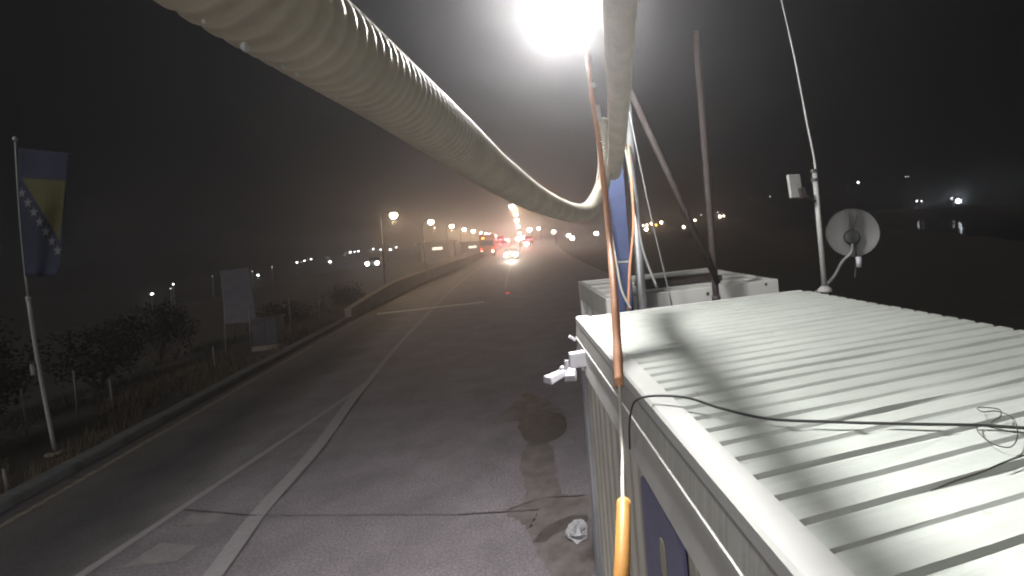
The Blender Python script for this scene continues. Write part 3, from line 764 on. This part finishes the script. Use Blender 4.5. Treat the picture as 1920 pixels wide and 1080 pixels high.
def tufts(name, m, n, x0, x1, y0, y1, h0, h1, label, seed):
    r = random.Random(seed); V = MB()
    for i in range(n):
        y = y0+(y1-y0)*r.random(); x = x0+(x1-x0)*r.random()**1.3
        if math.sin(x*3.1+y*1.7)+math.sin(y*.9)+r.uniform(-.9, .9) < .1: continue
        z = terrain(x, y); h = r.uniform(h0, h1); a = r.uniform(0, 6.28)
        for k in range(3):
            a2 = a+r.uniform(-1, 1); l = Vector((math.cos(a2), math.sin(a2), 0)); s = Vector((-l.y, l.x, 0))*.007
            p = Vector((x+r.uniform(-.05, .05), y+r.uniform(-.05, .05), z)); q = p+l*h*r.uniform(.1, .5)+Vector((0, 0, h))
            V.v += [p-s, p+s, q]; V.f.append((len(V.v)-3, len(V.v)-2, len(V.v)-1))
    V.m = [0]*len(V.f)
    V.build(name, m, label=label, cat='grass', kind='stuff')
tufts('dry_grass', 'dry_grass', 9000, -7.55, -9.6, 5, 30, .08, .42, 'dry straw-coloured grass growing along the kerb', 1)
tufts('green_grass', 'green_grass', 9000, -7.9, -13, 5, 34, .06, .35, 'dark green rough grass on the left verge', 2)

# ------------------------------------------------------------------ parapet along the far road
pp = thing('parapet', (-6.9+bend(40), 40, 0), 'long low concrete parapet along the left side of the far road', 'wall')
seg = []
y = 24.0
while y < 150:
    L = 4.0
    def off(yy): return -7.3+1.4*sm(25, 70, yy)+bend(yy)
    xa, xb = off(y), off(y+L-.03)
    ha, hb = .40+.42*sm(23, 33, y), .40+.42*sm(23, 33, y+L)
    m = MB(); pr = [(-.16, 0), (.16, 0), (.12, 1), (-.12, 1)]
    v = [(xa+dx, y, -.1+z*(ha+.1)) for dx, z in pr]+[(xb+dx, y+L-.03, -.1+z*(hb+.1)) for dx, z in pr]
    m.add(v, [(i, (i+1) % 4, 4+(i+1) % 4, 4+i) for i in range(4)]+[(3, 2, 1, 0), (4, 5, 6, 7)]).build('wall_panel', 'concrete', pp)
    m = MB(); pr = [(-.17, .001), (.17, .001), (.16, .11), (-.16, .11)]
    v = [(xa+dx, y, ha+z) for dx, z in pr]+[(xb+dx, y+L-.03, hb+z) for dx, z in pr]
    m.add(v, [(i, (i+1) % 4, 4+(i+1) % 4, 4+i) for i in range(4)]+[(3, 2, 1, 0), (4, 5, 6, 7)]).build('coping', 'concrete', pp)
    y += L

# ------------------------------------------------------------------ street lamps
def street_lamp(px, py, y, label, group, side=-1, power=0, r=.30, glow='street_glow', arm=.9, tiltw=0):
    L = at_y(px, py, y); b = Vector((L.x+side*arm, L.y, min(terrain(L.x+side*arm, L.y), L.z-1.5)-.05))
    t = thing('street_lamp', b, label, 'street lamp', group)
    top = Vector((b.x, b.y, L.z+.05))
    MB().tube([b, top], [.085, .05], 8).build('pole', 'pole_dark', t, smooth=True)
    MB().tube(spline([top-Vector((0, 0, .1)), top+Vector((-side*arm*.4, 0, .22)), L+Vector((side*.1, 0, .14))], 4), .035, 6).build('arm', 'pole_dark', t)
    hd = MB().lathe([(.001, r*.8), (r*.35, r*.75), (r*.62, r*.55), (r*.60, r*.5)], L, (0, 0, 1), 14).build('lamp_head', 'lamp_housing', t, smooth=True)
    MB().lathe([(r*.59, r*.52), (r*.85, r*.25), (r*.92, 0), (r*.82, -r*.45), (r*.5, -r*.8), (.001, -r*.95)], L, (0, 0, 1), 16).build('lens', glow, hd, smooth=True)
    if power:
        light('street_light', 'SPOT', L+Vector((0, 0, -r-.12)), power, (1, .66, .38), .15, t, aim=L+Vector((3.2, -3.0, -6)), spot=150, blend=.6)
    return t
left = [(738, 403, 38, .36), (808, 416, 58, .42), (847, 424, 85, .50), (870, 430, 125, .58), (887, 433, 170, .85), (902, 436, 235, .75), (911, 438, 280, .85), (917, 439, 320, .95), (924, 440, 360, .9), (930, 442, 400, 1.0), (938, 444, 440, 1.3)]
ordn = ['nearest', 'second nearest', 'third nearest', 'fourth nearest', 'fifth nearest']
for i, (px, py, y, r) in enumerate(left):
    lb = f'{ordn[i]} warm street lamp in the row left of the far road' if i < 5 else f'{["sixth", "seventh", "eighth", "ninth", "tenth", "farthest"][i-5]} tiny street lamp of the row left of the road'
    street_lamp(px, py, y, lb, 'street lamps left of the road', -1, (420, 700, 1500, 2200, 2400)[i] if i < 5 else 0, r*.8)
right = [(960, 387, 88, .52), (967, 403, 118, .42), (969, 413, 135, .66), (972, 425, 165, .55), (974, 437, 190, .6)]
for i, (px, py, y, r) in enumerate(right):
    street_lamp(px, py, y, f'{["highest", "second highest", "third highest", "fourth highest", "lowest"][i]} lamp of the steep column of lamps above the far road', 'street lamps right of the road', 1, (4500, 0, 5000, 0, 0)[i], r, 'street_glow_white')
yard = [(993, 430, 120, .62), (1010, 428, 130, .5), (1038, 434, 110, .5), (1066, 441, 90, .40), (1073, 446, 88, .42), (1118, 437, 85, .42), (1148, 436, 90, .4), (940, 448, 130, .55), (951, 451, 120, .5), (983, 445, 110, .45), (987, 457, 100, .48), (972, 447, 115, .62)]
yl_ = ['warm yard lamp right of the lamp column, nearest to it', 'second yard lamp right of the lamp column', 'third yard lamp, under the hose belly', 'left one of the close pair of yard lamps under the hose bend', 'right one of the close pair of yard lamps under the hose bend',
       'yard lamp just left of the orange sleeved wire', 'yard lamp just right of the orange sleeved wire, before the blue column', 'warm lamp above the queue, left of the headlights', 'warm lamp straight above the oncoming headlights', 'small yellowish lamp right of the oncoming headlights', 'low yellowish lamp right of the oncoming headlights', 'bright low lamp at the foot of the lamp column']
for (px, py, y, r), lb in zip(yard, yl_): street_lamp(px, py, y, lb, 'yard lamps in the distance', 1, 0, r, 'street_glow_white', .5)
# far town lights
def town_lamp(px, py, y, r, glow, label, group):
    L = at_y(px, py, y); b = Vector((L.x, L.y, min(terrain(L.x, L.y), L.z-2)-.1))
    t = thing('town_lamp', b, label, 'lamp', group)
    MB().tube([b, L+Vector((0, 0, r))], [.12, .08], 6).build('pole', 'galv', t)
    MB().lathe([(.001, -r), (r*.75, -r*.6), (r, 0), (r*.75, r*.6), (.001, r)], L, (0, 0, 1), 10).build('lamp_globe', glow, t, smooth=True)
ORD = ['first', 'second', 'third', 'fourth', 'fifth', 'sixth', 'seventh', 'eighth', 'ninth', 'tenth', 'eleventh', 'twelfth', 'thirteenth', 'fourteenth', 'fifteenth']
cnt = {}
for px, py, y, s, gl in sorted(((285, 551, 110, 2.2, 'city_white'), (320, 541, 130, 1.2, 'city_faint'), (325, 533, 130, 1.4, 'city_white'), (398, 518, 150, 1, 'city_faint'), (473, 509, 170, 1.1, 'city_faint'), (484, 516, 170, 2, 'city_white'), (510, 501, 190, 1.2, 'city_faint'),
        (557, 492, 210, 1.8, 'city_white'), (565, 491, 210, 1, 'city_faint'), (571, 489, 210, 1.6, 'city_white'), (583, 486, 220, 1.5, 'city_white'), (619, 491, 150, 2.4, 'city_white'), (614, 483, 240, 1, 'city_faint'), (648, 474, 250, 1, 'city_faint'), (657, 473, 250, 2, 'city_white'), (665, 472, 250, 1.5, 'city_white'), (672, 471, 250, 1.8, 'city_white'),
        (700, 467, 260, 1.7, 'city_white'), (714, 468, 260, 1.6, 'city_white'), (732, 468, 240, 2.2, 'city_white'), (743, 464, 260, 1.6, 'city_white'), (778, 458, 260, 1.2, 'city_faint'), (646, 479, 240, 1.3, 'city_faint'))):
    bright = gl != 'city_faint'
    key = 'b' if bright else 'f'; cnt[key] = cnt.get(key, 0)+1
    town_lamp(px, py, y, s*y/863*.85, gl, f'{ORD[cnt[key]-1]} {"bright white" if bright else "faint dim"} lamp from the left in the dark valley', 'valley lamps on the left')
for px, py, y, s, gl in sorted(((1206, 423, 170, 1.8, 'city_warm'), (1212, 430, 170, 3.4, 'city_warm'), (1213, 422, 170, 2, 'city_warm'), (1222, 419, 170, 3, 'city_warm'), (1230, 422, 170, 2.6, 'amber'), (1240, 417, 170, 3, 'city_warm'), (1282, 426, 180, 2.8, 'city_warm'), (1303, 413, 190, 2.4, 'city_warm'), (1315, 403, 190, 1.5, 'city_faint'),
        (1350, 406, 190, 3, 'city_warm'), (1357, 405, 190, 1.8, 'city_warm'), (1346, 398, 190, 1.6, 'city_faint'), (1396, 423, 200, 2, 'city_white'), (1391, 438, 190, 2, 'city_faint'), (1405, 372, 260, 1.4, 'city_faint'), (1444, 368, 260, 1.6, 'city_faint'), (1543, 415, 200, 2.2, 'city_white'), (1609, 342, 280, 2.4, 'city_white'), (1590, 348, 280, 1.4, 'city_faint'),
        (1698, 331, 290, 1.5, 'city_faint'), (1703, 331, 290, 1.5, 'city_faint'), (1719, 377, 260, 2.4, 'city_white'), (1728, 377, 260, 1.7, 'city_white'), (1797, 377, 250, 5.2, 'city_blue'), (1784, 372, 250, 2, 'city_white'), (1767, 405, 230, 1.3, 'city_faint'), (1658, 459, 120, 1.6, 'city_faint'), (1524, 424, 200, 1.3, 'city_faint'))):
    if gl == 'city_blue': lb = 'largest bluish white lamp on the far right shore'
    elif gl == 'amber': lb = 'amber lamp within the cluster right of the lamp post'
    elif px < 1245: cnt['c'] = cnt.get('c', 0)+1; lb = f'{ORD[cnt["c"]-1]} warm lamp from the left in the cluster beside the lamp post'
    elif px < 1360 and gl != 'city_faint': cnt['m'] = cnt.get('m', 0)+1; lb = f'{ORD[cnt["m"]-1]} warm shore lamp from the left around the dark mast'
    elif gl == 'city_faint': cnt['d'] = cnt.get('d', 0)+1; lb = f'{ORD[cnt["d"]-1]} faint dim lamp from the left on the right shore'
    else: cnt['w'] = cnt.get('w', 0)+1; lb = f'{ORD[cnt["w"]-1]} small cold white lamp from the left on the right shore'
    town_lamp(px, py, y, s*y/863*1.1, gl, lb, 'shore lamps on the right')

# ------------------------------------------------------------------ vehicles
def car(x, y, z, face, paint_, label, lit='headlight', hr=.16, group='cars in the distance'):
    # face = -1: front towards the camera
    t = thing('car', (x, y, z), label, 'car', group)
    Y = lambda q: y+face*q
    prof = [(-2.1, .35), (-2.15, .7), (-1.9, .92), (-1.2, .98), (-.7, 1.42), (.75, 1.45), (1.35, 1.0), (2.0, .86), (2.15, .6), (2.1, .32)]
    m = MB(); n = len(prof)
    rings = []
    for sx, k in ((-.86, 1), (-.80, 1.0), (.80, 1.0), (.86, 1)):
        ins = .0 if abs(sx) > .81 else .02
        rings.append([(x+sx*(.80 if (zz > 1.2) else 1), Y(yy), z+zz+ins) for yy, zz in prof])
    for r_ in rings: m.v += r_
    m.f = [(a*n+i, a*n+(i+1) % n, (a+1)*n+(i+1) % n, (a+1)*n+i) for a in range(3) for i in range(n)]+[tuple(range(n-1, -1, -1)), tuple(3*n+i for i in range(n))]
    m.m = [0]*len(m.f); m.build('body', paint_, t, bevel=.04)
    for a, b, nm in (((1.30, 1.06), (.80, 1.40), 'windscreen'), ((-1.15, 1.04), (-.75, 1.38), 'rear_window')):
        d = .03 if a[0] > 0 else -.03
        MB().add([(x-.66, Y(a[0]+d), z+a[1]), (x+.66, Y(a[0]+d), z+a[1]), (x+.6, Y(b[0]+d), z+b[1]+.02), (x-.6, Y(b[0]+d), z+b[1]+.02)], [(0, 1, 2, 3)]).build(nm, 'glass', t)
    for sx in (-1, 1):
        for yy in (-1.3, 1.3):
            w = MB().lathe([(.001, -.1), (.3, -.1), (.33, -.07), (.33, .07), (.3, .1), (.001, .1)], (x+sx*.80, Y(yy), z+.33), (1, 0, 0), 16).build('wheel', 'rubber', t)
            MB().lathe([(.19, .101), (.17, .115), (.001, .11)], (x+sx*.80, Y(yy), z+.33), (sx, 0, 0), 12).build('rim', 'galv', w)
        MB().lathe([(.001, .05), (hr*.7, .04), (hr, 0), (hr, -.05)], (x+sx*.62, Y(2.13), z+.66), (0, face, 0), 14).build('headlight', lit if face < 0 else 'clear_lens', t)
        MB().box((x+sx*.66-.13, min(Y(-2.10), Y(-2.17)), z+.66), (x+sx*.66+.13, max(Y(-2.10), Y(-2.17)), z+.86)).build('taillight', 'taillight' if face > 0 else 'red_paint', t)
    if face > 0: light('tail_glow', 'POINT', (x, Y(-2.4), z+.8), 600, (1, .05, .09), .1, t)
    return t
p = at_y(957, 464, 62)
car(p.x, 64.2, 0, -1, 'car_dark', 'oncoming dark car with glaring headlights at the end of the road', hr=.26)
light('car_beam', 'SPOT', (p.x, 61.6, .7), 2600, (1, .84, .66), .15, bpy.data.objects['car'], aim=(p.x-1.0, 20, .2), spot=60, blend=1)
p = at_y(697, 494, 70)
lower = car(p.x, 72.3, max(terrain(p.x, 72), p.z-.66)-.0, -1, 'car_silver', 'car with white headlights parked on the lower ground left of the first street lamp', hr=.24)
for px, py, y, lb in ((938, 449, 100, 'car with red tail lights, left one of the far queue'), (946, 458, 90, 'car with red tail lights just left of the oncoming headlights'), (991, 449, 100, 'car with red tail lights right of the oncoming headlights')):
    p = at_y(px, py, y); car(p.x, y+2.2, max(0, p.z-.76), 1, 'car_dark', lb)
# red lorry with an amber cab light
p = at_y(918, 466, 80)
lr = thing('lorry', (p.x, 80, 0), 'red-orange lorry with an amber roof light at the far left of the queue', 'lorry')
x, y = p.x-.3, 80
MB().box((x-1.25, y, .95), (x+1.25, y+7.5, 3.6)).build('cargo_box', 'red_paint', lr, bevel=.05)
MB().box((x-1.15, y-2.2, .7), (x+1.15, y-.12, 2.9)).build('cab', 'orange_paint', lr, bevel=.15)
MB().add([(x-1.0, y-2.215, 1.75), (x+1.0, y-2.215, 1.75), (x+1.0, y-2.205, 2.6), (x-1.0, y-2.205, 2.6)], [(0, 1, 2, 3)]).build('windscreen', 'glass', lr)
MB().box((x-1.1, y-2.3, .45), (x+1.1, y-2.0, .69)).build('bumper', 'galv', lr, bevel=.04)
for sx in (-1, 1):
    for yy in (-1.1, 4.6, 6.0):
        MB().lathe([(.001, -.14), (.42, -.14), (.48, -.1), (.48, .1), (.42, .14), (.001, .14)], (x+sx*1.02, y+yy, .48), (1, 0, 0), 18).build('wheel', 'rubber', lr)
    MB().lathe([(.001, .03), (.12, .02), (.14, 0)], (x+sx*.85, y-2.32, .85), (0, -1, 0), 12).build('headlight', 'city_warm', lr)
    MB().box((x+sx*.9-.1, y-2.25, 1.2), (x+sx*.9+.1, y-2.2, 1.32)).build('marker_light', 'taillight', lr)
MB().lathe([(.001, .26), (.14, .22), (.2, .1), (.2, 0)], (x-.6, y-1.2, 2.9), (0, 0, 1), 12).build('roof_beacon', 'amber', lr)
# low kiosks with lit windows
for px, py, y, w, lb in ((820, 466, 90, 5.5, 'low dark kiosk with a lit window left of the far road'), (886, 463, 110, 5.0, 'low dark kiosk with a lit window beside the lorry')):
    p = at_y(px, py, y); z = p.z-1.6
    k = thing('kiosk', (p.x, y, z), lb, 'kiosk')
    MB().box((p.x-w/2, y+.1, min(z, terrain(p.x, y))-.2), (p.x+w/2, y+4, z+2.6)).build('wall', 'building', k)
    MB().box((p.x-w/2-.3, y-.3, z+2.601), (p.x+w/2+.3, y+4.3, z+2.85)).build('roof', 'building', k, bevel=.03)
    fr = MB().box((p.x-.95, y+.03, z+1.25), (p.x+.95, y+.098, z+1.95)).build('window', 'galv', k)
    MB().add([(p.x-.85, y+.025, z+1.37), (p.x+.85, y+.025, z+1.37), (p.x+.85, y+.025, z+1.83), (p.x-.85, y+.025, z+1.83)], [(0, 1, 2, 3)]).build('pane', 'window_light', fr)
p = at_z(952, 551, .0)
st = thing('road_stud', p, 'small red reflective road stud where the lane line begins', 'road stud')
MB().lathe([(.12, -.02), (.12, .015), (.10, .03), (.001, .035)], p, (0, 0, 1), 14).build('base', 'galv', st)
MB().lathe([(.09, .0), (.09, .02), (.05, .045), (.001, .05)], p+Vector((0, 0, .036)), (0, 0, 1), 14).build('lens', 'stud_red', st)  # reflector's shine is put in as emission

# ------------------------------------------------------------------ air volume added for the glow around the lamps
hz = MB().box((-760, -700, -22), (760, 820, 17)).build('added_haze', 'soil', kind='stuff', label='thin night air volume added over the whole place to glow around lamps', cat='added_haze')
hm = bpy.data.materials.new('glow_haze'); hm.use_nodes = True; nt = hm.node_tree; nt.nodes.clear()
vo = nt.nodes.new('ShaderNodeVolumePrincipled'); ou = nt.nodes.new('ShaderNodeOutputMaterial')
vo.inputs['Color'].default_value = (.92, .91, .93, 1)
vo.inputs['Density'].default_value = .0048
vo.inputs['Anisotropy'].default_value = .81
nt.links.new(vo.outputs[0], ou.inputs['Volume'])
hz.data.materials.clear(); hz.data.materials.append(hm)
